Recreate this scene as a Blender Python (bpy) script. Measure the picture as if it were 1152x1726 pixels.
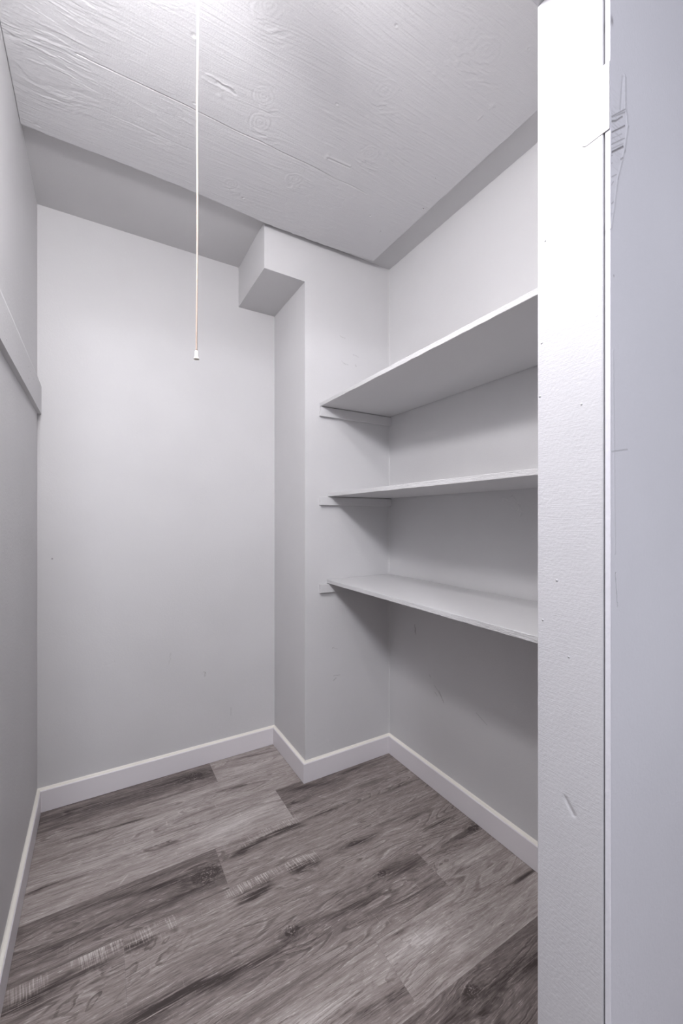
import bpy, bmesh, math, random
import numpy as np
from mathutils import Vector

# ------------------------------------------------------------------ clear
for o in list(bpy.data.objects):
    bpy.data.objects.remove(o, do_unlink=True)
scene = bpy.context.scene
COL = scene.collection

# ------------------------------------------------------------------ camera
CAM_H = 1.15
F_PX = 691.8
cam = bpy.data.cameras.new('camera')
cam_o = bpy.data.objects.new('camera', cam)
COL.objects.link(cam_o)
cam.sensor_fit = 'VERTICAL'
cam.sensor_height = 36.0
cam.sensor_width = 24.0
cam.lens = F_PX * 36.0 / 1726.0
cam.shift_y = 12.9 / 1726.0
cam.clip_start = 0.02
cam_o.location = (0, 0, CAM_H)
cam_o.rotation_euler = (math.radians(90), 0, math.radians(-30.62))
scene.camera = cam_o

# ------------------------------------------------------------------ world, lamp strength, exposure
world = bpy.data.worlds.new('world')
scene.world = world
world.use_nodes = True
WB = world.node_tree.nodes['Background']
WB.inputs['Color'].default_value = (0.90, 0.92, 1.0, 1)
WB.inputs['Strength'].default_value = 0.50
LAMP_POS = (-0.12, 0.525, 2.12)
LAMP_RADIUS = 0.08
LAMP_STRENGTH = 172.0
FILL_LAMP_POS = (0.18, 0.735, 2.245)  # added lamp near the pull cord, only there to even out the light
FILL_LAMP_RADIUS = 0.06
FILL_LAMP_STRENGTH = 162.0
HALL_POS = (-0.26, -1.10, 2.10)
HALL_RADIUS = 0.10
HALL_STRENGTH = 200.0
HALL_COLOR = (0.97, 0.98, 1.06, 1)
LAMP_COLOR = (1.0, 0.985, 1.01, 1)

scene.view_settings.view_transform = 'Standard'
scene.view_settings.look = 'None'
scene.view_settings.exposure = 0.0
scene.view_settings.gamma = 1.0
scene.view_settings.use_curve_mapping = False

# ------------------------------------------------------------------ room measures (metres)
XL, XR = -0.208, 1.2408          # left and right wall
YB, YF = 1.9963, 1.6308          # back wall, front of the boxed-out corner
XC, XX = 0.7803, 0.5926          # left side of the box-out, left side of its bulkhead
ZT, ZB = 2.3896, 2.1962          # plaster ceiling, underside of bulkhead
Z_PANEL = 2.365                  # underside of plywood on the ceiling
BH, BT = 0.0858, 0.013           # baseboard
YI = 0.435                       # closet side of the front wall
YO = 0.3175                      # hall side of the front wall
XJ = 0.6482                      # face of the right door jamb
XJL = -0.185                     # face of the left door jamb
ZH = 2.03                        # underside of the head jamb


# ------------------------------------------------------------------ node expression helper
class S:
    """a float socket with arithmetic"""
    def __init__(self, nt, sock):
        self.nt, self.s = nt, sock

    def _m(self, op, *others, clamp=False):
        n = self.nt.nodes.new('ShaderNodeMath')
        n.operation = op
        n.use_clamp = clamp
        for i, a in enumerate((self,) + others):
            if isinstance(a, S):
                self.nt.links.new(a.s, n.inputs[i])
            else:
                n.inputs[i].default_value = float(a)
        return S(self.nt, n.outputs[0])

    def __add__(self, o): return self._m('ADD', o)
    __radd__ = __add__
    def __sub__(self, o): return self._m('SUBTRACT', o)
    def __rsub__(self, o): return (self * -1.0) + o
    def __mul__(self, o): return self._m('MULTIPLY', o)
    __rmul__ = __mul__
    def __truediv__(self, o): return self._m('DIVIDE', o)
    def sin(self): return self._m('SINE')
    def abs(self): return self._m('ABSOLUTE')
    def exp(self): return self._m('EXPONENT')
    def sqrt(self): return self._m('SQRT')
    def pow(self, e): return self._m('POWER', e)
    def gt(self, v): return self._m('GREATER_THAN', v)
    def max(self, v): return self._m('MAXIMUM', v)
    def min(self, v): return self._m('MINIMUM', v)
    def clamp(self): return self._m('ADD', 0.0, clamp=True)

    def ss(self, a, b, lo=0.0, hi=1.0):
        n = self.nt.nodes.new('ShaderNodeMapRange')
        n.interpolation_type = 'SMOOTHSTEP'
        self.nt.links.new(self.s, n.inputs['Value'])
        for k, v in (('From Min', a), ('From Max', b), ('To Min', lo), ('To Max', hi)):
            n.inputs[k].default_value = v
        return S(self.nt, n.outputs[0])


class Mat:
    def __init__(self, name, rough=0.6, spec=0.35):
        self.m = bpy.data.materials.new(name)
        self.m.use_nodes = True
        self.nt = self.m.node_tree
        self.b = self.nt.nodes['Principled BSDF']
        self.b.inputs['Roughness'].default_value = rough
        self.b.inputs['Specular IOR Level'].default_value = spec
        tc = self.nt.nodes.new('ShaderNodeTexCoord')
        sp = self.nt.nodes.new('ShaderNodeSeparateXYZ')
        self.nt.links.new(tc.outputs['Object'], sp.inputs[0])
        self.tc = tc.outputs['Object']
        self.x, self.y, self.z = (S(self.nt, sp.outputs[i]) for i in range(3))

    def const(self, v):
        n = self.nt.nodes.new('ShaderNodeValue')
        n.outputs[0].default_value = v
        return S(self.nt, n.outputs[0])

    def vec(self, a, b, c=0.0):
        n = self.nt.nodes.new('ShaderNodeCombineXYZ')
        for i, q in enumerate((a, b, c)):
            if isinstance(q, S):
                self.nt.links.new(q.s, n.inputs[i])
            else:
                n.inputs[i].default_value = float(q)
        return n.outputs[0]

    def noise(self, vec, scale=1.0, detail=2.0, rough=0.5, dist=0.0):
        n = self.nt.nodes.new('ShaderNodeTexNoise')
        n.inputs['Scale'].default_value = scale
        n.inputs['Detail'].default_value = detail
        n.inputs['Roughness'].default_value = rough
        n.inputs['Distortion'].default_value = dist
        self.nt.links.new(vec if vec is not None else self.tc, n.inputs['Vector'])
        return S(self.nt, n.outputs['Fac'])

    def ramp(self, fac, stops):
        n = self.nt.nodes.new('ShaderNodeValToRGB')
        cr = n.color_ramp
        while len(cr.elements) < len(stops):
            cr.elements.new(0.5)
        for e, (p, c) in zip(cr.elements, stops):
            e.position = p
            e.color = (*srgb(c), 1)
        self.nt.links.new(fac.s, n.inputs[0])
        return n.outputs[0]

    def mix(self, fac, c0, c1):
        n = self.nt.nodes.new('ShaderNodeMix')
        n.data_type = 'RGBA'
        if isinstance(fac, S):
            self.nt.links.new(fac.s, n.inputs[0])
        else:
            n.inputs[0].default_value = fac
        for i, c in ((6, c0), (7, c1)):
            if isinstance(c, tuple):
                n.inputs[i].default_value = (*srgb(c), 1)
            else:
                self.nt.links.new(c, n.inputs[i])
        return n.outputs[2]

    def color(self, c):
        if isinstance(c, tuple):
            self.b.inputs['Base Color'].default_value = (*srgb(c), 1)
        else:
            self.nt.links.new(c, self.b.inputs['Base Color'])

    def bump(self, h, dist, strength=1.0):
        n = self.nt.nodes.new('ShaderNodeBump')
        n.inputs['Strength'].default_value = strength
        n.inputs['Distance'].default_value = dist
        self.nt.links.new(h.s, n.inputs['Height'])
        self.nt.links.new(n.outputs[0], self.b.inputs['Normal'])

    def rough(self, r):
        self.nt.links.new(r.s, self.b.inputs['Roughness'])

    def seg(self, u, v, a, b, w):
        """soft mask around the segment a-b of half width w"""
        dx, dy = b[0] - a[0], b[1] - a[1]
        L2 = dx * dx + dy * dy
        pu, pv = u - a[0], v - a[1]
        t = ((pu * dx + pv * dy) / L2).clamp()
        eu, ev = pu - t * dx, pv - t * dy
        d2 = eu * eu + ev * ev
        return (d2 * (-1.0 / (w * w))).exp()

    def dot(self, u, v, c, ru, rv=None):
        rv = rv or ru
        a, b = (u - c[0]) * (1 / ru), (v - c[1]) * (1 / rv)
        return ((a * a + b * b) * -1.0).exp()


def srgb(c):
    return tuple(((v / 255) / 12.92 if v / 255 <= 0.04045 else ((v / 255 + 0.055) / 1.055) ** 2.4) for v in c)


# ------------------------------------------------------------------ mesh helpers
def mesh_obj(name, bm, mat, parent=None, smooth=False):
    bmesh.ops.recalc_face_normals(bm, faces=bm.faces[:])
    me = bpy.data.meshes.new(name)
    bm.to_mesh(me)
    bm.free()
    if mat is not None:
        me.materials.append(mat)
    if smooth:
        for p in me.polygons:
            p.use_smooth = True
    o = bpy.data.objects.new(name, me)
    COL.objects.link(o)
    if parent is not None:
        o.parent = parent
    return o


def add_box(bm, x0, x1, y0, y1, z0, z1):
    v = [bm.verts.new(p) for p in ((x0, y0, z0), (x1, y0, z0), (x1, y1, z0), (x0, y1, z0),
                                   (x0, y0, z1), (x1, y0, z1), (x1, y1, z1), (x0, y1, z1))]
    for f in ((0, 3, 2, 1), (4, 5, 6, 7), (0, 1, 5, 4), (1, 2, 6, 5), (2, 3, 7, 6), (3, 0, 4, 7)):
        bm.faces.new([v[i] for i in f])
    return v


def add_prism(bm, pts, h0, h1, axis='z'):
    """polygon pts extruded along an axis from h0 to h1"""
    def P(a, b, h):
        return {'z': (a, b, h), 'y': (a, h, b), 'x': (h, a, b)}[axis]
    lo = [bm.verts.new(P(a, b, h0)) for a, b in pts]
    hi = [bm.verts.new(P(a, b, h1)) for a, b in pts]
    bm.faces.new(lo)
    bm.faces.new(hi[::-1])
    n = len(pts)
    for i in range(n):
        bm.faces.new((lo[i], lo[(i + 1) % n], hi[(i + 1) % n], hi[i]))


def bevel(bm, w, seg=2, edges=None):
    bmesh.ops.bevel(bm, geom=edges if edges is not None else bm.edges[:], offset=w, segments=seg,
                    affect='EDGES', profile=0.5)


def lathe(bm, prof, cx, cy, n=24):
    rings = []
    for r, z in prof:
        rings.append([bm.verts.new((cx + r * math.cos(2 * math.pi * i / n), cy + r * math.sin(2 * math.pi * i / n), z))
                      for i in range(n)])
    for a, b in zip(rings, rings[1:]):
        for i in range(n):
            bm.faces.new((a[i], a[(i + 1) % n], b[(i + 1) % n], b[i]))
    bm.faces.new(rings[0])
    bm.faces.new(rings[-1])


def struct(o):
    o['kind'] = 'structure'
    return o


def tag(o, label, cat, group=None):
    o['label'] = label
    o['category'] = cat
    if group:
        o['group'] = group
    return o


def empty(name, loc):
    e = bpy.data.objects.new(name, None)
    e.location = loc
    e.empty_display_size = 0.05
    COL.objects.link(e)
    return e


def put(o, parent):
    """parent while keeping world-space mesh coordinates"""
    o.parent = parent
    o.location = -Vector(parent.location)
    return o


# ------------------------------------------------------------------ paints
WALL = (206, 205, 206)


def wall_paint(name, base=WALL, marks=None, peel=0.00035, scale=170.0, rough=0.55, spec=0.3):
    m = Mat(name, rough, spec)
    n1 = m.noise(None, scale, 3.0, 0.55)
    n2 = m.noise(None, 14.0, 3.0, 0.5)
    h = n1 + n2 * 1.6
    tone = m.noise(None, 2.2, 3.0, 0.5)
    c = m.mix(tone.ss(0.35, 0.7), tuple(v - 2 for v in base), tuple(min(255, v + 2) for v in base))
    if marks:
        dark, dents = marks(m)
        if dark is not None:
            c = m.mix(dark.clamp(), c, (108, 102, 104))
        if dents is not None:
            h = h + dents
    m.color(c)
    m.bump(h, peel)
    return m.m


def marks_back(m):
    wob = (m.noise(None, 60.0, 2.0) - 0.5) * 0.02
    u, v = m.x + wob, m.z + wob
    d = m.dot(m.x, m.z, (-0.16, 0.994), 0.0028) * 0.9
    d = d + m.seg(u, v, (0.424, 0.430), (0.438, 0.424), 0.002) * 0.35
    d = d + m.seg(u, v, (0.431, 0.410), (0.433, 0.428), 0.002) * 0.3
    d = d + m.seg(u, v, (0.280, 0.545), (0.275, 0.500), 0.002) * 0.12
    d = d + m.seg(u, v, (0.555, 0.235), (0.556, 0.200), 0.0022) * 0.2
    e = m.seg(u, v, (0.02, 0.535), (0.05, 0.541), 0.006) * -1.5
    e = e + m.seg(u, v, (0.42, 0.432), (0.44, 0.420), 0.005) * 2.0
    return d, e


def marks_right(m):
    wob = (m.noise(None, 45.0, 2.0) - 0.5) * 0.03
    u, v = m.y + wob, m.z + wob
    d = m.seg(u, v, (1.441, 0.668), (1.432, 0.630), 0.004) * 0.45
    for a, b, s in (((1.31, 0.436), (1.27, 0.405), .3), ((1.285, 0.425), (1.26, 0.388), .4),
                    ((1.345, 0.475), (1.335, 0.465), .35), ((1.295, 0.40), (1.31, 0.41), .3)):
        d = d + m.seg(u, v, a, b, 0.0022) * s
    d = d + m.seg(m.y, m.z, (1.085, 0.412), (1.036, 0.388), 0.0014) * 0.35
    e = m.seg(u, v, (0.985, 1.222), (0.93, 1.232), 0.004) * 4.0
    e = e + m.seg(u, v, (0.93, 1.232), (0.90, 1.200), 0.005) * 4.0
    e = e + m.seg(u, v, (0.96, 1.215), (0.915, 1.185), 0.004) * 3.0
    e = e + m.seg(u, v, (0.90, 1.20), (0.895, 1.165), 0.004) * 3.0
    return d, e


def marks_bump(m):
    wob = (m.noise(None, 50.0, 2.0) - 0.5) * 0.02
    u, v = m.x + wob, m.z + wob
    d = m.seg(u, v, (0.96, 2.00), (0.985, 1.992), 0.0018) * 0.3
    d = d + m.seg(u, v, (1.03, 1.925), (1.058, 1.918), 0.0018) * 0.25
    d = d + m.seg(u, v, (0.965, 1.882), (1.0, 1.872), 0.0018) * 0.25
    d = d + m.seg(u, v, (1.045, 1.872), (1.04, 1.878), 0.002) * 0.3
    d = d + m.seg(u, v, (0.925, 0.438), (0.955, 0.434), 0.002) * 0.3
    d = d + m.seg(u, v, (0.925, 0.418), (0.932, 0.421), 0.0024) * 0.4
    d = d + m.seg(u, v, (0.915, 0.563), (0.945, 0.558), 0.0016) * 0.3
    e = m.seg(u, v, (0.83, 0.20), (0.92, 0.26), 0.008) * 1.5
    e = e + m.seg(u, v, (0.84, 0.13), (0.89, 0.15), 0.006) * 1.5
    return d, e


def marks_front(m):
    """chiselled scars beside the hinge, a scuff further down"""
    wob = (m.noise(None, 220.0, 2.0) - 0.5) * 0.004
    u, v = m.x + wob, m.z + wob
    on = m.x.gt(0.6505)
    d = None
    strokes = [((.6480, 1.7410), (.6892, 1.7693), .0011, .45), ((.6515, 1.7439), (.6910, 1.7750), .0010, .45),
               ((.6481, 1.7349), (.6621, 1.7428), .0014, .7), ((.6621, 1.7428), (.6818, 1.7591), .0012, .6),
               ((.6481, 1.7181), (.6883, 1.7482), .0011, .65), ((.6499, 1.7017), (.6883, 1.7295), .0009, .4),
               ((.6482, 1.6891), (.6838, 1.7147), .0013, .8), ((.6517, 1.6966), (.6838, 1.7189), .0010, .25),
               ((.6499, 1.7103), (.6801, 1.7321), .0010, .25), ((.6461, 1.6827), (.6522, 1.6876), .0010, .5),
               ((.6770, 1.6924), (.6834, 1.6974), .0012, .5), ((.6461, 1.6701), (.6522, 1.6759), .0009, .4),
               ((.6502, 1.6538), (.6645, 1.6642), .0008, .3), ((.6482, 1.6402), (.6563, 1.6500), .0009, .35),
               ((.6483, 1.6127), (.6564, 1.6201), .0010, .35), ((.6463, 1.5950), (.6524, 1.6015), .0009, .3)]
    for a, b, w, s in strokes:
        k = m.seg(u, v, a, b, w) * s
        d = k if d is None else d.max(k)
    tone = m.noise(m.vec(m.x * 30, m.z * 260), 1.0, 3.0)
    patch = m.dot(m.x, m.z, (.664, 1.725), .018, .05) * tone.ss(.45, .7) * .25
    d = d.max(patch)
    d = d * on
    d = d + m.seg(m.x, m.z, (.652, 1.2500), (.697, 1.2570), .0012) * 0.30
    d = d + m.dot(m.x, m.z, (.6525, 1.886), .003, .006) * 0.7
    d = d + m.dot(m.x, m.z, (.657, 1.511), .0015) * 0.5
    e = m.seg(u, v, (.6831, 1.8184), (.6768, 1.7672), .0030) * -2.0
    e = e + m.seg(u, v, (.6895, 1.8241), (.6905, 1.7742), .0030) * 2.6
    e = e + m.seg(u, v, (.6940, 1.7737), (.6976, 1.7534), .003) * 2.2
    e = e + m.seg(u, v, (.6976, 1.7534), (.6877, 1.7114), .003) * 2.0
    e = e + m.seg(u, v, (.6877, 1.7114), (.6687, 1.6617), .0026) * 1.8
    e = e + m.seg(u, v, (.6687, 1.6617), (.6500, 1.5800), .0024) * 1.6
    e = e - d * 3.0
    e = e + m.seg(u, v, (.655, 1.40), (.660, 1.10), .002) * 1.2
    e = e + m.seg(u, v, (.662, 1.07), (.668, 1.02), .0012) * -2.0
    return d, e


M_WALL = wall_paint('wall paint pale grey')
M_BACK = wall_paint('wall paint pale grey with scuffs', marks=marks_back)
M_RIGHT = wall_paint('wall paint pale grey with scratches', marks=marks_right)
M_BUMP = wall_paint('wall paint pale grey with pencil marks', marks=marks_bump)
M_LEFT = wall_paint('wall paint pale grey coarse roller', peel=0.0007, scale=120.0)
M_CEIL = wall_paint('ceiling paint grey', base=(202, 201, 202), rough=0.8, spec=0.15)
M_FRONT = wall_paint('hall wall paint cool white', base=(214, 213, 219), marks=marks_front, peel=0.0006, scale=150.0, rough=0.5)
M_SHELF_FACE = None


def jamb_marks(m):
    wob = (m.noise(None, 120.0, 2.0) - 0.5) * 0.006
    u, v = m.y + wob, m.z + wob
    e = m.seg(u, v, (.400, .285), (.385, .272), .0035) * -5.0
    e = e + m.seg(u, v, (.398, .270), (.380, .276), .0016) * 4.0
    e = e + m.seg(u, v, (.385, .700), (.372, .682), .004) * -2.5
    e = e + m.noise(m.vec(m.y * 40, m.z * 600), 1.0, 2.0) * 0.6
    for a, b in ((.42, 1.62), (.427, 1.45), (.43, 1.36), (.36, 1.33), (.40, 1.05), (.425, .98), (.38, .93)):
        e = e + m.dot(m.y, m.z, (a, b), .0012) * 4.0
    return None, e


M_JAMB = wall_paint('door jamb gloss white paint', base=(196, 195, 198), marks=jamb_marks, peel=0.0006, scale=190.0, rough=0.38, spec=0.45)


def white_paint(name, base, rough, peel, vec_scale):
    m = Mat(name, rough, 0.45)
    h = m.noise(m.vec(m.x * vec_scale[0], m.y * vec_scale[1], m.z * vec_scale[2]), 1.0, 3.0)
    m.color(base)
    m.bump(h, peel)
    return m.m


M_BASE = white_paint('baseboard white semigloss', (226, 222, 225), 0.42, 0.0003, (40, 40, 40))
M_HINGE = white_paint('hinge painted over white', (222, 221, 226), 0.4, 0.0004, (300, 300, 300))
M_CAULK = white_paint('caulk bead', (240, 236, 228), 0.6, 0.0003, (90, 90, 90))


def shelf_paint():
    m = Mat('shelf paint over chipboard', 0.5, 0.35)
    h = m.noise(m.vec(m.x * 60, m.y * 60, m.z * 60), 1.0, 3.0) * 0.7
    rough_edge = m.noise(m.vec(m.x * 20, m.y * 55, m.z * 420), 1.0, 4.0, 0.6)
    nrm = m.nt.nodes.new('ShaderNodeNewGeometry')
    sp = m.nt.nodes.new('ShaderNodeSeparateXYZ')
    m.nt.links.new(nrm.outputs['True Normal'], sp.inputs[0])
    edge = S(m.nt, sp.outputs[0]).abs().ss(0.6, 0.9)
    h = h + rough_edge * edge * 3.5
    chips = (m.noise(m.vec(m.x * 80, m.y * 70, m.z * 160), 1.0, 2.0).ss(0.73, 0.80)) * edge
    c = m.mix(chips * 0.5, (206, 205, 206), (170, 160, 152))
    m.color(c)
    m.bump(h, 0.0006)
    return m.m


M_SHELF = shelf_paint()
M_CLEAT = white_paint('cleat paint', (205, 204, 205), 0.5, 0.0008, (60, 60, 60))


# ------------------------------------------------------------------ plywood ceiling panel
def plywood_paint():
    m = Mat('painted plywood', 0.5, 0.3)
    x, y = m.x, m.y
    hole = None
    for c, r in (((1.094, 1.218), .0032), ((.469, 1.524), .0024), ((1.032, 1.086), .0020), ((.934, 1.353), .0026),
                 ((1.025, 1.405), .0018), ((.415, 1.508), .0018), ((.795, 1.105), .0016)):
        k = m.dot(x, y, c, r)
        hole = k if hole is None else hole.max(k)
    c = m.mix(hole.ss(.5, .9) * .85, (203, 202, 204), (70, 60, 60))
    at = m.nt.nodes.new('ShaderNodeAttribute')
    at.attribute_name = 'crack'
    c = m.mix(S(m.nt, at.outputs['Fac']) * .75, c, (92, 86, 88))
    m.color(c)
    h = m.noise(m.vec(x * 16, y * 420), 1.0, 3.0, 0.6) + m.noise(None, 260.0, 2.0) * .5
    m.bump(h, 0.0006)
    return m.m


M_PLY = plywood_paint()

_tab = np.random.RandomState(11).rand(8, 257, 257)


def vnoise(a, b, seed=0):
    """smooth value noise, numpy"""
    a = a + seed * 17.37; b = b + seed * 9.13
    ia, ib = np.floor(a).astype(int), np.floor(b).astype(int)
    fa, fb = a - ia, b - ib
    fa = fa * fa * (3 - 2 * fa); fb = fb * fb * (3 - 2 * fb)
    T = _tab[seed % 8]
    ia %= 256; ib %= 256
    return ((T[ia, ib] * (1 - fa) + T[ia + 1, ib] * fa) * (1 - fb) + (T[ia, ib + 1] * (1 - fa) + T[ia + 1, ib + 1] * fa) * fb)


def fbm(a, b, seed=0, octv=3, gain=.5):
    s, amp, tot = 0, 1.0, 0
    for i in range(octv):
        s = s + vnoise(a * 2 ** i, b * 2 ** i, seed + i) * amp
        tot += amp; amp *= gain
    return s / tot


def sstep(v, a, b):
    t = np.clip((v - a) / (b - a), 0, 1)
    return t * t * (3 - 2 * t)


def nseg(u, v, a, b, w):
    dx, dy = b[0] - a[0], b[1] - a[1]
    t = np.clip(((u - a[0]) * dx + (v - a[1]) * dy) / (dx * dx + dy * dy), 0, 1)
    return np.exp(-((u - a[0] - t * dx) ** 2 + (v - a[1] - t * dy) ** 2) / (w * w))


def ndot(u, v, cx, cy, ru, rv):
    return np.exp(-(((u - cx) / ru) ** 2 + ((v - cy) / rv) ** 2))


def plywood_relief(x, y):
    """height in metres (positive hangs down) of the raised grain, knots, torn fibres and scars"""
    knots = [(.406, 1.125, .026), (.696, .940, .030), (.425, 1.205, .030), (.772, 1.125, .028), (.600, 1.345, .026), (.412, 1.484, .022),
             (.862, .72, .040), (-.140, 1.375, .045), (-.172, 1.235, .040), (.342, .92, .034), (.085, .98, .035)]
    warp = (fbm(x * 2.5, y * 6, 1, 2) - .5) * .05
    v = y + warp
    turb = fbm(x * 45, y * 60, 2, 3)
    slow = fbm(x * 14, y * 18, 5, 2)
    K = np.zeros_like(x)
    for i, (kx, ky, r) in enumerate(knots):
        dx, dy = x - kx, y - ky
        v = v - dy * .75 * ndot(x, y, kx, ky, r * 2.6, r * 1.6)
        d = np.sqrt(dx * dx * 1.25 + 1.0 * dy * dy + .5 * dx * dy) / r + (slow - .5) * 1.1 + (turb - .5) * .25
        K += np.sin(d * 15 + (turb - .5) * 5) * np.exp(-(d * .9) ** 2) * .14
        K += np.exp(-((d - 1.05) / .10) ** 2) * sstep(turb, .44, .58) * .34
        K -= np.exp(-((d - 1.25) / .12) ** 2) * sstep(slow, .48, .62) * .28
        tx, ty = kx + r * .35, ky + r * 1.35
        t = fbm(x * 30 + i, (y + (x - kx) ** 2 * 4 + (slow - .5) * .03) * 130, 3 + i % 3, 2)
        K += (sstep(t, .42, .62) - .4) * ndot(x, y, tx + r * .3, ty, r * 1.3, r * .60) * 1.25
    fine = fbm(x * 7.0, v * 215, 1, 3, .7)
    mid = fbm(x * 3.5, v * 60, 4, 3, .55)
    broad = fbm(x * 2.5, v * 9, 6, 3)
    area = sstep(fbm(x * 3, y * 4.5, 7, 2), .36, .64)
    H = (fine - .5) * (.42 + .50 * area) + (mid - .5) * .34 + (broad - .5) * 1.0 + K
    # lifted fibres in patches, strongest near the left wall
    tf = fbm(x * 17, v * 95, 2, 3, .6)
    patch = sstep(fbm(x * 4.5, y * 8, 3, 2), .56, .70)
    H += (sstep(tf, .52, .68) - .2) * patch * .40
    lf = fbm(x * 20, v * 100, 5, 3, .6)
    H += (sstep(lf, .45, .62) - .3) * ndot(x, y, -.10, 1.31, .115, .17) * .85
    H += (sstep(lf, .45, .62) - .3) * ndot(x, y, -.05, 1.12, .10, .06) * .6
    H += (sstep(turb, .48, .62) - .3) * ndot(x, y, .80, .78, .05, .08) * .55
    # sharp-edged flakes
    fl = fbm(x * 9, v * 22, 6, 3)
    H += sstep(fl, .565, .575) * sstep(fbm(x * 3, y * 5, 2, 2), .48, .62) * .18
    # hairline cracks along the grain
    cw = (fbm(x * 6, x * 0, 3, 2) - .5) * .022
    gate = sstep(fbm(x * 4, x * 0 + 3.3, 4, 1), .10, .30)
    crack = nseg(x, y + cw, (-.05, 1.270), (.86, 1.270), .0011) * (.35 + .65 * gate) * sstep(x, -.06, .12) * (1 - .9 * sstep(x, .55, .86))
    H -= nseg(x, y + cw, (-.05, 1.270), (.86, 1.270), .0014) * (.45 + .55 * gate) * 1.7
    H -= nseg(x, y + cw * .6, (-.12, 1.405), (.25, 1.414), .0014) * .5
    H += sstep(y + cw, 1.264, 1.270) * .05
    # nail scar, split, small holes and lumps
    H += nseg(x, y, (.664, 1.204), (.744, 1.199), .0036) * 1.4
    H -= nseg(x, y, (.664, 1.2125), (.746, 1.2065), .0015) * 1.6
    H += ndot(x, y, .659, 1.207, .006, .012) * 1.4 * (.4 + turb)
    sp = y + (turb - .5) * .010
    H -= nseg(x, sp, (.285, 1.160), (.335, 1.162), .0042) * 1.6
    H += nseg(x, sp, (.255, 1.150), (.325, 1.152), .0032) * 1.0
    H += nseg(x, sp, (.245, 1.168), (.300, 1.168), .0030) * .7
    H += ndot(x, y, .30, 1.190, .008, .006) * 1.0
    for cx, cy, r in ((1.094, 1.218, .0034), (.469, 1.524, .0030), (.934, 1.353, .0030), (.205, 1.075, .0045), (-.165, 1.565, .006), (.63, .80, .0025),
                      (-.19, 1.31, .006), (.60, 1.04, .0028), (.24, 1.25, .003)):
        H -= ndot(x, y, cx, cy, r * 1.2, r) * 1.8
        H += ndot(x, y, cx + r * 1.4, cy + r * 1.2, r, r) * .7
    H -= nseg(x, y, (1.021, 1.398), (1.027, 1.413), .0016) * 1.8
    H += ndot(x, y, .996, .811, .007, .006) * 1.8 + nseg(x, y, (.994, .822), (.992, .862), .0026) * 1.0 * sstep(turb, .45, .55)
    H += ndot(x, y, .955, .665, .006, .006) * 1.0 - ndot(x, y, .955, .665, .0025, .0025) * 1.6
    return H * .001, crack


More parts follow.
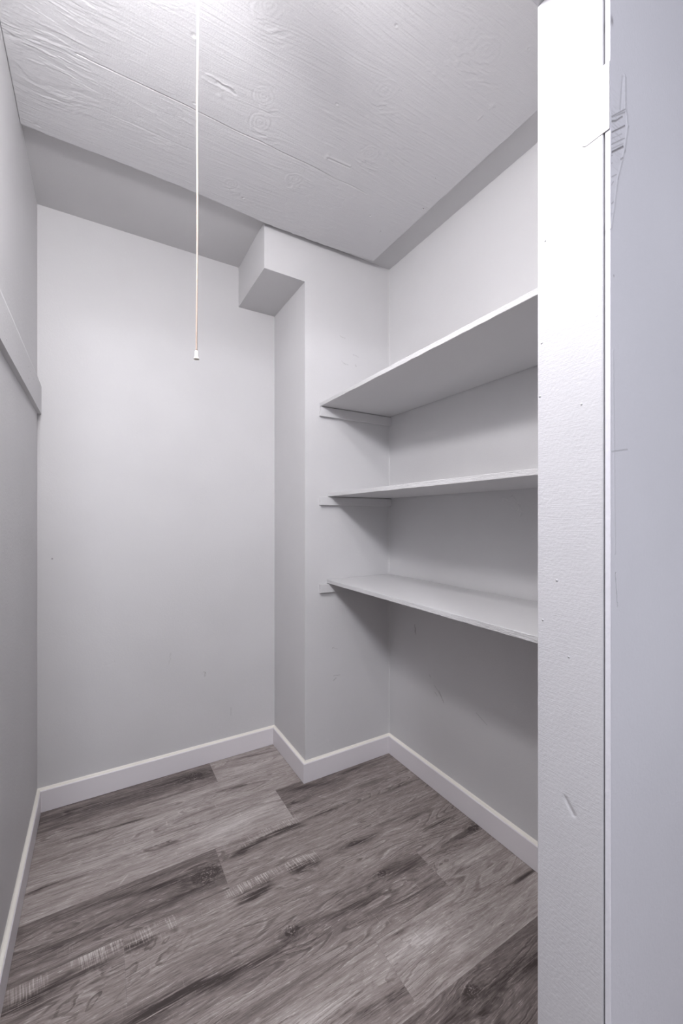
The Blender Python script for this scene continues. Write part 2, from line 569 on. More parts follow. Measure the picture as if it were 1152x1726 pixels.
# ------------------------------------------------------------------ floor planks
ROWS = [2.010, 1.828, 1.646, 1.461, 1.279, 1.097, 0.915, 0.735, 0.553]   # long seams, back to front
FEATURES = {
    '0L': dict(base=.36, f=[('knot', .369, 1.920, .030), ('dark', -.19, 1.93, .15, 1.90, .03, .30), ('dark', .20, 1.945, .44, 1.90, .03, .22), ('light', .0, 1.85, .35, 1.845, .015, .12)]),
    '0R': dict(base=.62, f=[('dark', .583, 1.951, .743, 1.928, .006, .45), ('light', .48, 1.86, .75, 1.85, .03, .12), ('dark', .47, 1.915, .62, 1.89, .012, .15)]),
    '1': dict(base=.58, f=[('dark', -.019, 1.761, .144, 1.748, .005, .60), ('spin', .424, 1.758, .561, 1.738, .013, .5), ('dark', -.2, 1.80, .1, 1.79, .03, .22),
                           ('dark', -.2, 1.69, .05, 1.70, .014, .16), ('light', .1, 1.72, .42, 1.70, .02, .16), ('light', .3, 1.79, .6, 1.79, .02, .14), ('dark', .25, 1.672, .7, 1.664, .008, .14)]),
    '2L': dict(base=.62, f=[('spin', .115, 1.571, .260, 1.563, .014, .55), ('dark', -.20, 1.575, -.126, 1.579, .005, .55), ('dark', -.16, 1.585, .02, 1.565, .012, .22),
                            ('light', .0, 1.60, .3, 1.585, .02, .15), ('light', .3, 1.53, .62, 1.55, .035, .18), ('scr', .0, 1.485, .2, 1.490, .014, .5), ('dark', .30, 1.615, .64, 1.60, .010, .12)]),
    '2R': dict(base=.38, f=[('dark', .655, 1.625, .879, 1.575, .016, .30), ('dark', .66, 1.535, .70, 1.53, .006, .4), ('dark', .95, 1.60, 1.05, 1.60, .010, .25), ('light', .75, 1.49, 1.1, 1.50, .02, .10)]),
    '3L': dict(base=.36, f=[('knot', .303, 1.366, .036), ('dark', .05, 1.415, .252, 1.385, .012, .35), ('eye', -.078, 1.393, .05), ('dark', -.170, 1.35, .0, 1.345, .014, .22),
                            ('dark', -.19, 1.44, .30, 1.44, .012, .14), ('light', -.15, 1.30, .3, 1.30, .010, .16), ('dark', .1, 1.33, .30, 1.33, .008, .2)]),
    '3R': dict(base=.47, f=[('saw', .37, 1.448, .66, 1.443, .022, 1.0), ('dark', .409, 1.400, .500, 1.407, .011, .55), ('spin', .38, 1.392, .46, 1.398, .012, .3), ('dark', .56, 1.420, .64, 1.418, .010, .5),
                            ('dark', .704, 1.424, .839, 1.418, .008, .45), ('eye', .79, 1.414, .035), ('dark', 1.05, 1.395, 1.165, 1.40, .010, .35), ('saw', .80, 1.44, .86, 1.44, .012, .4)]),
    '4L': dict(base=.45, f=[('saw', -.19, 1.262, .056, 1.258, .026, 1.0), ('dark', -.175, 1.225, -.02, 1.235, .016, .40), ('squig', -.02, 1.175, .085, .05, .55), ('dark', -.15, 1.195, -.09, 1.20, .008, .3)]),
    '4R': dict(base=.47, f=[('saw', .060, 1.262, .19, 1.258, .022, 1.0), ('saw', .344, 1.266, .645, 1.260, .022, 1.0), ('dark', .062, 1.248, .135, 1.246, .012, .40), ('squig', .130, 1.185, .075, .05, .5),
                            ('dark', .384, 1.214, .460, 1.222, .011, .55), ('spin', .35, 1.208, .43, 1.214, .012, .3), ('dark', .55, 1.242, .61, 1.243, .010, .5), ('eye', .781, 1.232, .035), ('dark', .745, 1.232, .843, 1.226, .008, .5),
                            ('dark', 1.018, 1.224, 1.10, 1.225, .009, .35), ('dark', 1.04, 1.155, 1.175, 1.145, .010, .3), ('saw', .77, 1.255, .83, 1.255, .012, .4)]),
    '5L': dict(base=.42, f=[('dark', -.18, 1.075, .377, 1.035, .020, .35), ('dark', .120, 1.058, .347, 1.032, .014, .30), ('dark', .560, 1.040, .700, 1.025, .010, .40), ('knot', .465, 1.060, .018), ('knot', .791, 1.081, .015),
                            ('eye', .810, 1.020, .045), ('eye', .49, 1.015, .05), ('dark', .820, 1.075, .947, 1.045, .022, .30), ('light', .2, .98, .6, .95, .02, .12), ('dark', .72, .97, .93, .965, .012, .16)]),
    '5R': dict(base=.48, f=[('knot', 1.205, 1.068, .020), ('squig', .985, 1.005, .05, .03, .45), ('light', 1.02, .985, 1.22, .955, .03, .22), ('dark', 1.06, 1.055, 1.20, 1.06, .012, .25), ('dark', .955, 1.06, 1.05, 1.045, .012, .12)]),
    '6L': dict(base=.52, f=[('dark', .534, .80, .649, .775, .014, .30), ('squig', .60, .82, .045, .03, .4), ('light', .25, .865, .60, .835, .02, .16), ('dark', .1, .79, .45, .77, .010, .16)]),
    '6R': dict(base=.60, f=[('cath', .770, .862, .11, .030, .5), ('cath', 1.00, .852, .12, .03, .35), ('light', .66, .858, .85, .845, .020, .20), ('dark', 1.123, .841, 1.236, .836, .006, .55), ('dark', .67, .765, .95, .76, .010, .10), ('dark', .66, .905, .8, .90, .006, .2)]),
    '7R': dict(base=.33, f=[('knot', .783, .699, .018), ('eye', .80, .655, .055), ('dark', .840, .682, 1.05, .655, .013, .35), ('dark', .66, .690, .76, .665, .016, .28)]),
}
rnd = random.Random(4)


def plank_material(key, seed, spec):
    m = Mat('vinyl plank ' + key, 0.42, 0.35)
    x, y = m.x, m.y
    warp = (m.noise(m.vec(x * 2.4, y * 9.0, seed), 1.0, 2.0) - 0.5) * 0.040
    v = y + warp
    wig = m.noise(m.vec(x * 55, y * 85, seed), 1.0, 3.0, .6) - 0.5
    slow = m.noise(m.vec(x * 9, y * 22, seed + 3), 1.0, 2.0) - 0.5
    streak = m.noise(m.vec(x * 7, y * 190, seed + 5), 1.0, 4.0, 0.65)
    tone = None
    white = None

    def add(t):
        nonlocal tone
        tone = t if tone is None else tone + t

    def addw(t):
        nonlocal white
        white = t if white is None else white + t

    for f in spec['f']:
        k = f[0]
        if k in ('dark', 'light', 'spin', 'saw', 'scr'):
            (x0, y0, x1, y1, w, s) = f[1:]
            cx, cy = (x0 + x1) / 2, (y0 + y1) / 2
            hl = max(abs(x1 - x0) / 2, 0.01)
            sl = (y1 - y0) / (x1 - x0)
            du = (x - cx) * (1 / (hl * 1.15))
            dv = (y - cy - (x - cx) * sl + slow * (w * 2.2) + wig * (w * .5)) * (1 / w)
            if k in ('dark', 'light'):
                du2 = du * du
                e = ((du2 * .8 + dv * dv) * -1.0).exp() * streak.ss(.34, .58)
                add(e * (-s * 1.05 if k == 'dark' else s))
            elif k == 'spin':
                e2 = (du * du + dv * dv).sqrt() + wig * .7
                fall = (e2 * e2 * -0.8).exp()
                add(((e2 * 8.0).sin() * .22 - .35) * fall * s * streak.ss(.25, .5))
                add(m.dot(x, y, (cx + hl * .25, cy), hl * .45, w * .6) * (-.45 * s))
            elif k == 'saw':
                ins = du.abs().ss(.75, 1.0, 1.0, 0.0)
                ragged = m.noise(m.vec(x * 230, 0.0, seed), 1.0, 3.0, .6)
                band = (dv * .8 + (ragged - .5) * 3.4).abs().ss(.35, 1.0, 1.0, 0.0)
                clump = m.noise(m.vec(x * 15, y * 8, seed + 2), 1.0, 3.0).ss(.40, .58)
                lines = m.noise(m.vec(x * 380 + y * 60, y * 9, seed), 1.0, 1.0).ss(.50, .62)
                addw(lines * band * ins * clump * s * .46)
                add(band * ins * clump * .06 * s)
                low = (dv + 1.4 + (ragged - .5)).abs().ss(.2, 1.0, 1.0, 0.0) * ins
                add(low * clump * (-.26 * s) * streak.ss(.35, .55))
            else:
                ins = (du * du + dv * dv).ss(.6, 1.0, 1.0, 0.0)
                lines = m.noise(m.vec(x * 120 - y * 100, y * 20, seed), 1.0, 1.0).ss(.60, .70)
                addw(lines * ins * s * .5)
        elif k == 'knot':
            kx, ky, r = f[1:]
            dx, dy = x - kx, y - ky
            fall = m.dot(x, y, (kx, ky), r * 4.5, r * 2.0)
            v = v + dy * fall * -0.75
            dd = (dx * dx * .45 + dy * dy).sqrt() * (1 / r) + wig * 1.3 + slow * .6
            core = (dd * dd * -1.5).exp()
            add(core * -.27)
            add(((dd * 8.0).sin()) * (dd * dd * -.5).exp() * .08)
            add(m.dot(x, y, (kx - r * .3, ky - r * .2), r * 3.0, r * 1.2) * streak.ss(.35, .55) * -.14)
            addw(m.noise(m.vec(x * 190, y * 190, seed), 1.0, 3.0).ss(.50, .60) * m.dot(x, y, (kx, ky), r * .85) * .8)
        elif k == 'eye':
            kx, ky, r = f[1:]
            dx, dy = x - kx, y - ky
            v = v + dy * m.dot(x, y, (kx, ky), r * 1.8, r * .7) * -0.8
            dd = ((dx * dx * .12 + dy * dy + dx * dy * .15).sqrt() + wig * .006 + slow * .016) * (1 / (r * .34))
            add((dd * 8.0).sin() * (dd * dd * -.6).exp() * .09 * streak.ss(.3, .55))
            add((dd * dd * -.9).exp() * -.05)
            addw((dd * 8.0 + 2.2).sin().ss(.80, 1.0) * (dd * dd * -.5).exp() * streak.ss(.42, .6) * .32)
        elif k in ('squig', 'cath'):
            kx, ky, rx, ry, s = f[1:]
            mask = m.dot(x, y, (kx, ky), rx, ry)
            if k == 'squig':
                fld = m.noise(m.vec(x * 15 + wig * .25, y * 24 - x * 9, seed + 1), 1.0, 2.0, .4) * 24.0
                line = fld.sin()
                add((line.ss(.45, 1.0) * -1.0 + .18) * mask * s * .42)
                addw((fld + .9).sin().ss(.88, 1.0) * mask * s * .25)
            else:
                dx, dy = x - kx, y - ky
                fld = (dy * dy * 900.0 - dx * 45.0 + slow * 26.0 + wig * 5.0)
                add((fld.sin().ss(.3, 1.0) * -1.0 + .2) * mask * s * .26 * streak.ss(.28, .55))
                addw((fld + 1.2).sin().ss(.8, 1.0) * mask * s * .20)
    g1 = m.noise(m.vec(x * 2.2, v * 22, seed), 1.0, 4.0, 0.6)
    g2 = m.noise(m.vec(x * 20, v * 300, seed + 1), 1.0, 4.0, 0.7)
    g3 = m.noise(m.vec(x * 40, v * 620, seed + 2), 1.0, 2.0)
    g4 = m.noise(m.vec(x * 10, v * 95, seed + 4), 1.0, 4.0, 0.65)
    t = (g1 - .5) * 0.42 + (g2 - .5) * 0.56 + (g4 - .5) * 0.40 + spec['base']
    if tone is not None:
        t = t + tone * 1.12
    pores = g3.ss(.58, .72) * g4.ss(.40, .60) * .36
    cracks = g3.ss(.28, .42, 1.0, 0.0) * g4.ss(.38, .58, 1.0, 0.0) * .30
    ringf = m.noise(m.vec(x * 1.9, v * 15 + wig * .12, seed + 6), 1.0, 1.0, .4) * 95.0
    ringm = m.noise(m.vec(x * 4, y * 14, seed + 7), 1.0, 2.0).ss(.42, .62)
    ring = ringf.sin()
    t = t + pores - cracks + (ring.ss(.30, 1.0) * -.17 + (ringf + 1.1).sin().ss(.80, 1.0) * .12 + .04) * ringm * g2.ss(.25, .50)
    cross = m.noise(m.vec(x * 300, y * 14, seed + 8), 1.0, 1.0).ss(.66, .74) * m.noise(m.vec(x * 12, y * 20, seed + 9), 1.0, 2.0).ss(.55, .68)
    t = t + cross * .16
    if white is not None:
        t = t + white * .62
    col = m.ramp(t.clamp(), [(0.0, (64, 56, 54)), (.30, (110, 101, 98)), (.52, (148, 138, 134)), (.75, (180, 172, 168)), (1.0, (212, 207, 203))])
    m.color(col)
    m.rough(g2 * .22 + .36)
    m.bump(g2 + g3 * .6, 0.00035)
    return m.m


GENERIC = [plank_material('plain %d' % i, 31.7 + i * 5.3, dict(base=b, f=[])) for i, b in enumerate((.40, .50, .60))]

M_SUB = wall_paint('subfloor screed', base=(60, 56, 55))
bm = bmesh.new()
add_box(bm, -1.3, 2.05, -1.6, YB + 0.1, -0.08, -0.0056)
floor = struct(mesh_obj('floor', bm, M_SUB))


def plank(x0, x1, y0, y1, mat):
    g, c, t = 0.00008, 0.00035, -0.0056
    x0, x1, y0, y1 = x0 + g, x1 - g, y0 + g, y1 - g
    bm = bmesh.new()
    r = [[bm.verts.new((x, y, z)) for x, y in ((a0, b0), (a1, b0), (a1, b1), (a0, b1))]
         for (a0, a1, b0, b1, z) in ((x0, x1, y0, y1, t), (x0, x1, y0, y1, -c), (x0 + c, x1 - c, y0 + c, y1 - c, 0.0))]
    bm.faces.new(r[0][::-1])
    bm.faces.new(r[2])
    for a, b in zip(r, r[1:]):
        for i in range(4):
            bm.faces.new((a[i], a[(i + 1) % 4], b[(i + 1) % 4], b[i]))
    return mesh_obj('floor_plank', bm, mat, floor)


JOINT = {0: .450, 2: .647, 3: .351, 4: .058, 5: .947, 6: .650, 7: .353}
for r in range(8):
    ya, yb = ROWS[r + 1], min(ROWS[r], YB)
    xr = XC if r < 2 else XR
    cuts = [XL] + ([JOINT[r]] if r in JOINT else []) + [xr]
    for i, (a, b) in enumerate(zip(cuts, cuts[1:])):
        key = str(r) + ('' if r not in JOINT else 'LR'[i])
        mat = plank_material(key, 3.1 + r * 7.7 + i * 2.9, FEATURES[key]) if key in FEATURES else GENERIC[(r + i) % 3]
        plank(a, b, ya, yb, mat)
y, r = ROWS[-1], 8
while y > -1.5:
    ya = y - 0.182
    lo, hi = (XL, XR) if r == 8 else (-1.25, 2.0)
    cuts = [lo] + [q for q in (-1.0 + (r * .297) % 1.2 + k * 1.2 for k in range(3)) if lo + .1 < q < hi - .1] + [hi]
    for i, (a, b) in enumerate(zip(cuts, cuts[1:])):
        plank(a, b, ya, y, GENERIC[(r * 2 + i) % 3])
    y, r = ya, r + 1

# ------------------------------------------------------------------ walls and ceiling
bm = bmesh.new(); add_box(bm, XL - .10, XL, YI, YB + .10, 0, ZT)
wall_left = struct(mesh_obj('wall_left', bm, M_LEFT))
bm = bmesh.new(); add_box(bm, XL, XR, YB, YB + .10, 0, ZT)
wall_back = struct(mesh_obj('wall_back', bm, M_BACK))
bm = bmesh.new(); add_box(bm, XR, XR + .10, YI, YB + .10, 0, ZT)
wall_right = struct(mesh_obj('wall_right', bm, M_RIGHT))
# boxed-out corner with its overhanging bulkhead at the top
bm = bmesh.new()
add_prism(bm, [(XC, 0), (XR, 0), (XR, ZT), (XX, ZT), (XX, ZB), (XC, ZB)], YF, YB, 'y')
ed = [e for e in bm.edges if all(abs(v.co.y - YF) < 1e-5 for v in e.verts) and all(v.co.x < XR - .01 for v in e.verts) and not all(v.co.z > ZT - .01 for v in e.verts)]
bevel(bm, .0022, 2, ed)
wall_bumpout = struct(mesh_obj('wall_bumpout', bm, M_BUMP))
# thin bead of caulk in the corner beside the shelves
bm = bmesh.new()
add_prism(bm, [(XR, YF), (XR, YF - .0035), (XR - .0012, YF - .0012), (XR - .0035, YF)], BH, ZT)
mesh_obj('caulk_bead', bm, M_CLEAT, wall_right)

bm = bmesh.new()
add_box(bm, -1.3, 2.05, -1.6, YB + .10, ZT, ZT + .08)
ceiling = struct(mesh_obj('ceiling', bm, M_CEIL))
# painted plywood sheet fixed under the plaster, its relief modelled
NX, NY = 660, 1120
ex_ = np.array([-.207, -.109, .13, .31, .583, .84, 1.02, 1.112])
ey_ = np.array([1.585, 1.589, 1.584, 1.589, 1.606, 1.602, 1.592, 1.585])
ss_, tt_ = np.meshgrid(np.linspace(0, 1, NX), np.linspace(0, 1, NY), indexing='ij')
x_right = 1.125 - .013 * tt_
gx = (XL + .001) + (x_right - XL - .001) * ss_
y_end = np.interp(gx, ex_, ey_) + (fbm(gx * 60, gx * 0, 1, 3) - .5) * .006
gy = (YI + .002) + (y_end - YI - .002) * tt_
relief, crack_mask = plywood_relief(gx, gy)
gz = Z_PANEL - relief
low = np.stack([gx, gy, gz], -1).reshape(-1, 3)
ii = np.arange(NX * NY).reshape(NX, NY)
quads = np.stack([ii[:-1, :-1], ii[:-1, 1:], ii[1:, 1:], ii[1:, :-1]], -1).reshape(-1, 4)
loop = np.concatenate([ii[:, 0], ii[-1, 1:], ii[-2::-1, -1], ii[0, -2:0:-1]])
up = low[loop].copy(); up[:, 2] = ZT
base_i = NX * NY + np.arange(len(loop))
skirt = np.stack([loop, np.roll(loop, -1), np.roll(base_i, -1), base_i], -1)
verts = np.concatenate([low, up]).astype(np.float32)
quads = np.concatenate([quads, skirt]).astype(np.int32)
me = bpy.data.meshes.new('plywood_panel')
me.vertices.add(len(verts)); me.vertices.foreach_set('co', verts.ravel())
me.loops.add(quads.size); me.loops.foreach_set('vertex_index', quads.ravel())
me.polygons.add(len(quads))
me.polygons.foreach_set('loop_start', np.arange(0, quads.size, 4, dtype=np.int32))
sm = np.ones(len(quads), dtype=bool); sm[-len(skirt):] = False
me.polygons.foreach_set('use_smooth', sm)
me.update(calc_edges=True)
me.validate()
ca = me.attributes.new('crack', 'FLOAT', 'POINT')
ca.data.foreach_set('value', np.concatenate([crack_mask.ravel(), np.zeros(len(loop))]).astype(np.float32))
me.materials.append(M_PLY)
panel = bpy.data.objects.new('plywood_panel', me)
COL.objects.link(panel)
panel.parent = ceiling
panel['label'] = 'painted plywood sheet with raised grain and knots'

# front wall with the doorway; the hall face is a thin sheet standing just proud of the jamb
GAP0 = 0.3258
bm = bmesh.new()
add_box(bm, XJ + .020, 2.0, GAP0, YI, 0, ZT)
add_box(bm, -1.25, XJL - .020, GAP0, YI, 0, ZT)
add_box(bm, XJL - .020, XJ + .020, GAP0, YI, ZH + .020, ZT)
wall_front = struct(mesh_obj('wall_front', bm, M_WALL))
bm = bmesh.new()
pr = [(XJ + .0012, 0), (2.0, 0), (2.0, ZT), (-1.25, ZT), (-1.25, 0), (XJL - .0012, 0), (XJL - .0012, ZH + .0015), (XJ + .0012, ZH + .0015)]
add_prism(bm, pr, YO, GAP0, 'y')
ed = [e for e in bm.edges if all(abs(v.co.y - YO) < 1e-5 for v in e.verts) and
      all(XJL - .01 < v.co.x < XJ + .01 for v in e.verts)]
bevel(bm, .0030, 4, ed)
face = mesh_obj('wall_sheet', bm, M_FRONT, wall_front)

# ------------------------------------------------------------------ baseboards
def baseboard(name, a, b, a2, b2):
    """a-b on the wall, a2-b2 on the room side"""
    bm = bmesh.new()
    ch = .0022
    va, vb, va2, vb2 = Vector(a), Vector(b), Vector(a2), Vector(b2)
    n = (va2 - va); nb = (vb2 - vb)
    k = ch / BT
    z0 = .0018
    prof = [(0, z0), (1, z0), (1, BH - ch), (1 - k, BH), (0, BH)]
    A = [bm.verts.new((*(va + n * t), z)) for t, z in prof]
    B = [bm.verts.new((*(vb + nb * t), z)) for t, z in prof]
    bm.faces.new(A); bm.faces.new(B[::-1])
    for i in range(5):
        bm.faces.new((A[i], A[(i + 1) % 5], B[(i + 1) % 5], B[i]))
    o = struct(mesh_obj(name, bm, M_BASE))
    bm = bmesh.new()
    prof = [(0, BH), (.80, BH), (.72, BH + .0012), (.22, BH + .0030), (0, BH + .0075)]
    A = [bm.verts.new((*(va + n * t), z)) for t, z in prof]
    B = [bm.verts.new((*(vb + nb * t), z)) for t, z in prof]
    bm.faces.new(A); bm.faces.new(B[::-1])
    for i in range(5):
        bm.faces.new((A[i], A[(i + 1) % 5], B[(i + 1) % 5], B[i]))
    mesh_obj('caulk_bead', bm, M_CAULK, o)
    return o


baseboard('baseboard_left', (XL, YI), (XL, YB), (XL + BT, YI), (XL + BT, YB - BT))
baseboard('baseboard_back', (XL, YB), (XC, YB), (XL + BT, YB - BT), (XC - BT, YB - BT))
baseboard('baseboard_bumpout_side', (XC, YB), (XC, YF), (XC - BT, YB - BT), (XC - BT, YF - BT))
baseboard('baseboard_bumpout_front', (XC, YF), (XR, YF), (XC - BT, YF - BT), (XR - BT, YF - BT))
baseboard('baseboard_right', (XR, YF), (XR, YI), (XR - BT, YF - BT), (XR - BT, YI))

# ------------------------------------------------------------------ door jambs
def jamb(name, x0, x1, y0, y1, z0, z1):
    bm = bmesh.new()
    add_box(bm, x0, x1, y0, y1, z0, z1)
    bevel(bm, .0022, 3)
    return struct(mesh_obj(name, bm, M_JAMB))


JY0 = 0.3284
jamb('trim_1', XJ, XJ + .0195, JY0, YI, 0, ZH - .0004)
jamb('trim_2', XJL - .0195, XJL, JY0, YI, 0, ZH - .0004)
jamb('trim_3', XJL - .0195, XJ + .0195, JY0, YI, ZH, ZH + .0195)

# ------------------------------------------------------------------ hinge leaf on the jamb
hx = XJ - .0003
hinge = empty('hinge_leaf', (hx, .340, 1.776))
tag(hinge, 'painted-over white hinge leaf on the door jamb', 'hinge')
prof = []
y0, y1, z0, z1, rr = .3190, .3595, 1.7265, 1.8265, .009
prof += [(y0, z0), ]
for cy, cz, a0 in ((y1 - rr, z0 + rr, -90), (y1 - rr, z1 - rr, 0)):
    for k in range(7):
        a = math.radians(a0 + 15 * k)
        prof.append((cy + rr * math.cos(a), cz + rr * math.sin(a)))
prof += [(y0, z1)]
bm = bmesh.new()
add_prism(bm, prof, hx - .0006, hx + .0002, 'x')
put(mesh_obj('plate', bm, M_HINGE), hinge)
M_CRACK = white_paint('cracked paint line', (118, 114, 114), 0.7, 0.0002, (200, 200, 200))


def outline(loop_in, loop_out, x, closed):
    """flat ribbon between two loops on the jamb face"""
    bm = bmesh.new()
    A = [bm.verts.new((x, p[0], p[1])) for p in loop_in]
    B = [bm.verts.new((x, p[0], p[1])) for p in loop_out]
    C = [bm.verts.new((x + .0003, p[0], p[1])) for p in loop_out]
    n = len(A)
    for i in range(n if closed else n - 1):
        j = (i + 1) % n
        bm.faces.new((A[i], A[j], B[j], B[i]))
        bm.faces.new((B[i], B[j], C[j], C[i]))
    return bm


cyz = ((y0 + y1) / 2, (z0 + z1) / 2)
grow = [(p[0] + (.0006 if p[0] > cyz[0] + .01 else 0), p[1] + (.0006 if p[1] > cyz[1] else -.0006)) for p in prof]
put(mesh_obj('paint_crack', outline(prof, grow, hx - .0001, False), M_CRACK), hinge)
for (sy, sz) in ((.3400, 1.8100), (.3505, 1.7800), (.3409, 1.7440)):
    n = 18
    ang = [2 * math.pi * i / n for i in range(n)]
    bm = bmesh.new()
    R = [[bm.verts.new((hx - dx, sy + rad * math.cos(a), sz + rad * math.sin(a))) for a in ang]
         for rad, dx in ((.0042, .0006), (.0040, .0010), (.0030, .0010))]
    for A, B in zip(R, R[1:]):
        for i in range(n):
            bm.faces.new((A[i], A[(i + 1) % n], B[(i + 1) % n], B[i]))
    bm.faces.new(R[0])
    bm.faces.new(R[2])
    sc = put(mesh_obj('screw', bm, M_HINGE), hinge)
    ring = outline([(sy + .0041 * math.cos(a), sz + .0041 * math.sin(a)) for a in ang], [(sy + .0046 * math.cos(a), sz + .0046 * math.sin(a)) for a in ang], hx - .0007, True)
    add_box(ring, hx - .00105, hx - .0008, sy - .0026, sy + .0026, sz - .0003, sz + .0003)
    rg = mesh_obj('screw_slot', ring, M_CRACK)
    rg.parent = sc

# ------------------------------------------------------------------ rail board on the left wall
bm = bmesh.new()
XP = -0.1945
add_prism(bm, [(XL, 1.5660), (XP, 1.5660), (XP, 1.6745), (XL, 1.7160)], YI, YB - .0004, 'y')
rail = mesh_obj('wall_rail', bm, M_LEFT)
tag(rail, 'grey painted wooden rail board running along the left wall', 'rail')
# painted-over nail heads
for i, (ny, nz) in enumerate(((1.282, 1.591), (1.646, 1.641), (1.686, 1.639), (1.646, 1.603), (1.673, 1.594), (1.772, 1.639))):
    bm = bmesh.new()
    n = 8
    c = bm.verts.new((XP + .0014, ny, nz))
    ring = [bm.verts.new((XP - .0002, ny + .0036 * math.cos(2 * math.pi * k / n), nz + .0036 * math.sin(2 * math.pi * k / n))) for k in range(n)]
    for k in range(n):
        bm.faces.new((ring[k], ring[(k + 1) % n], c))
    bm.faces.new(ring)
    mesh_obj('nail_head', bm, M_CLEAT, rail)

# ------------------------------------------------------------------ shelves and cleats
SH = [  # name, underside, thickness, front edge X at the far wall, at the near wall, label
    (1.6555, .0158, .8500, .8480, 'topmost of the three painted grey shelf boards'),
    (1.2545, .0158, .8920, .8800, 'middle one of the three painted grey shelf boards'),
    (0.8640, .0165, .8870, .8690, 'lowest of the three painted grey shelf boards'),
]
CL = [(1.6115, 1.6530, .8490, 'painted wooden cleat on the wall under the topmost shelf'),
      (1.2150, 1.2520, .8480, 'painted wooden cleat on the wall under the middle shelf'),
      (0.8228, 0.8618, .8480, 'painted wooden cleat on the wall under the lowest shelf')]
for (z, t, xa, xb, lab) in SH:
    bm = bmesh.new()
    n = 40
    ya, yb = YF - .0030, YI + .001
    rows = []
    for i in range(n + 1):
        s = i / n
        y = ya + (yb - ya) * s
        x = xa + (xb - xa) * s
        j = lambda: rnd.uniform(-.0005, .0005)
        rows.append([bm.verts.new(p) for p in ((XR - .0032, y, z), (x + .0008 + j(), y, z + j() * .6), (x + j(), y, z + .001 + j()), (x + j(), y, z + t - .001 + j()),
                                               (x + .0012 + j(), y, z + t + j() * .5), (XR - .0032, y, z + t))])
    for a, b in zip(rows, rows[1:]):
        for k in range(6):
            bm.faces.new((a[k], a[(k + 1) % 6], b[(k + 1) % 6], b[k]))
    bm.faces.new(rows[0]); bm.faces.new(rows[-1][::-1])
    tag(mesh_obj('shelf', bm, M_SHELF), lab, 'shelf', 'shelf boards on the right wall')
for (z0, z1, x, lab) in CL:
    bm = bmesh.new()
    add_box(bm, x, XR - .0005, YF - .0165, YF - .0002, z0, z1)
    bevel(bm, .0012, 2)
    tag(mesh_obj('shelf_cleat', bm, M_CLEAT), lab, 'cleat', 'cleats under the shelf boards')

# ------------------------------------------------------------------ pull cord
CX, CY = .1665, .8310
m = Mat('braided cotton cord', 0.8, 0.2)
tw = (m.z * 2400.0 + m.x * 900.0).sin() * .5 + .5
m.color(m.mix(tw * .35, (184, 166, 154), (128, 110, 101)))
m.bump(tw, .0004)
M_CORD = m.m
M_BELL = white_paint('ivory plastic', (236, 232, 222), 0.35, 0.0001, (50, 50, 50))
pull = empty('pull_cord', (CX, CY, Z_PANEL))
tag(pull, 'thin white pull cord hanging from the ceiling with a small bell end', 'pull cord')
bm = bmesh.new()
lathe(bm, [(.024, Z_PANEL), (.024, Z_PANEL - .012), (.020, Z_PANEL - .018), (.007, Z_PANEL - .020), (.005, Z_PANEL - .027), (.003, Z_PANEL - .027)], CX, CY, 28)
put(mesh_obj('switch_housing', bm, M_BELL), pull)
ZE = 1.4620
bm = bmesh.new()
N, K = 120, 8
prev = None
for i in range(N + 1):
    t = i / N
    z = Z_PANEL - .02 + (ZE + .014 - (Z_PANEL - .02)) * t
    ox = CX + .0007 * math.sin(t * 11) - .0022 * t
    oy = CY + .0006 * math.cos(t * 9)
    ring = [bm.verts.new((ox + .0017 * math.cos(2 * math.pi * k / K), oy + .0017 * math.sin(2 * math.pi * k / K), z)) for k in range(K)]
    if prev:
        for k in range(K):
            bm.faces.new((prev[k], prev[(k + 1) % K], ring[(k + 1) % K], ring[k]))
    else:
        bm.faces.new(ring)
    prev = ring
bm.faces.new(prev)
put(mesh_obj('cord', bm, M_CORD, smooth=True), pull)
ex, ey = CX - .0022 + .0007 * math.sin(11), CY + .0006 * math.cos(9)
bm = bmesh.new()
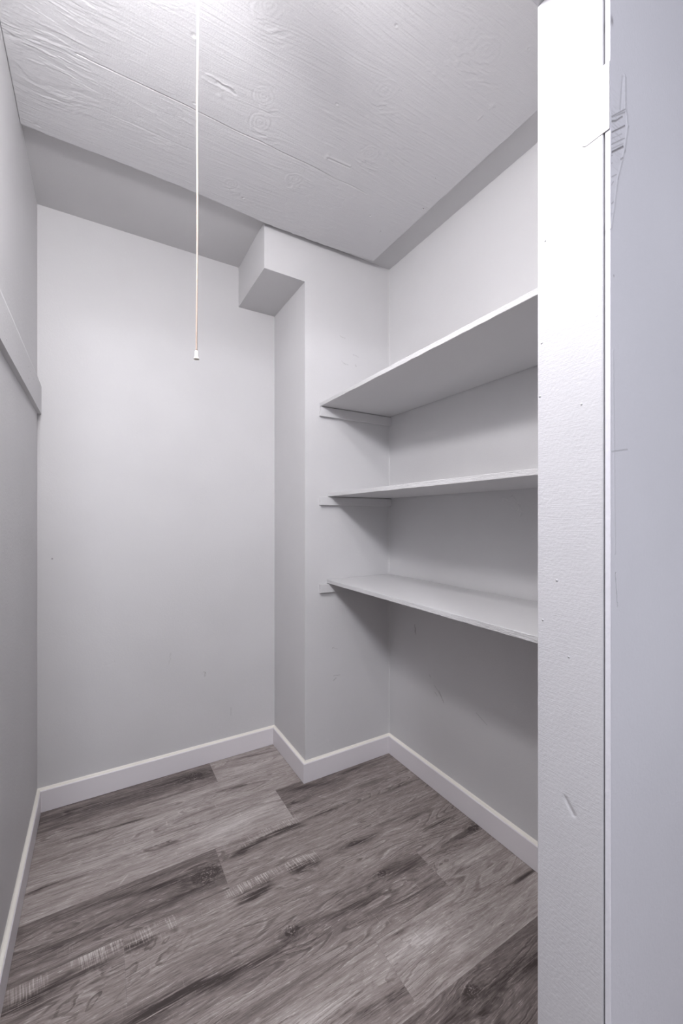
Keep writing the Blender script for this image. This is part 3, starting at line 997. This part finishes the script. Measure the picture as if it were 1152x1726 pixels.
lathe(bm, [(.0014, ZE + .0165), (.0026, ZE + .0160), (.0030, ZE + .0140), (.0032, ZE + .0060), (.0044, ZE + .0028), (.0052, ZE + .0008), (.0052, ZE), (.0040, ZE + .0004), (.0030, ZE + .002)], ex, ey, 24)
put(mesh_obj('cord_pull', bm, M_BELL, smooth=True), pull)

# ------------------------------------------------------------------ ceiling lamps: one inside the doorway, one in the hall, both above the frame, plus an added fill lamp by the cord
def bulb_lamp(pos, RB, z_top, strength, color, label, up=15.5):
    lx, ly, lz = pos
    lamp = empty('ceiling_lamp', (lx, ly, z_top))
    tag(lamp, label, 'lamp')
    bm = bmesh.new()
    zc = lz + RB * math.sin(math.radians(up))                                 # where the plastic collar meets the diffuser dome
    lathe(bm, [(.045, z_top), (.045, z_top - .012), (.036, z_top - .022), (.016, z_top - .026), (.016, zc + .050),
               (.022, zc + .048), (.024, zc + .028), (RB * .85, zc + .012), (RB * 1.01, zc + .006), (RB * math.cos(math.radians(up)) + .0003, zc + .0005), (RB * .90, zc)], lx, ly, 32)
    put(mesh_obj('lamp_holder', bm, M_BELL), lamp)
    em = bpy.data.materials.new('lit opal plastic')
    em.use_nodes = True
    pb = em.node_tree.nodes['Principled BSDF']
    pb.inputs['Base Color'].default_value = (.9, .9, .9, 1)
    pb.inputs['Emission Color'].default_value = color
    pb.inputs['Emission Strength'].default_value = strength
    bm = bmesh.new()
    prof = [(RB * math.cos(a), lz + RB * math.sin(a)) for a in [math.radians(up - (up + 78) / 11 * k) for k in range(12)]] + [(RB * .12, lz - RB * .993)]
    lathe(bm, prof, lx, ly, 32)
    put(mesh_obj('diffuser_dome', bm, em, smooth=True), lamp)


bulb_lamp(LAMP_POS, LAMP_RADIUS, Z_PANEL, LAMP_STRENGTH, LAMP_COLOR, 'white bulb lamp on a short ceiling stem inside the doorway')
bulb_lamp(FILL_LAMP_POS, FILL_LAMP_RADIUS, Z_PANEL, FILL_LAMP_STRENGTH, LAMP_COLOR, 'added fill lamp, a small white bulb out of view beside the pull cord', up=-16.0)
bulb_lamp(HALL_POS, HALL_RADIUS, ZT, HALL_STRENGTH, HALL_COLOR, 'larger white bulb lamp hanging in the hall outside the doorway')
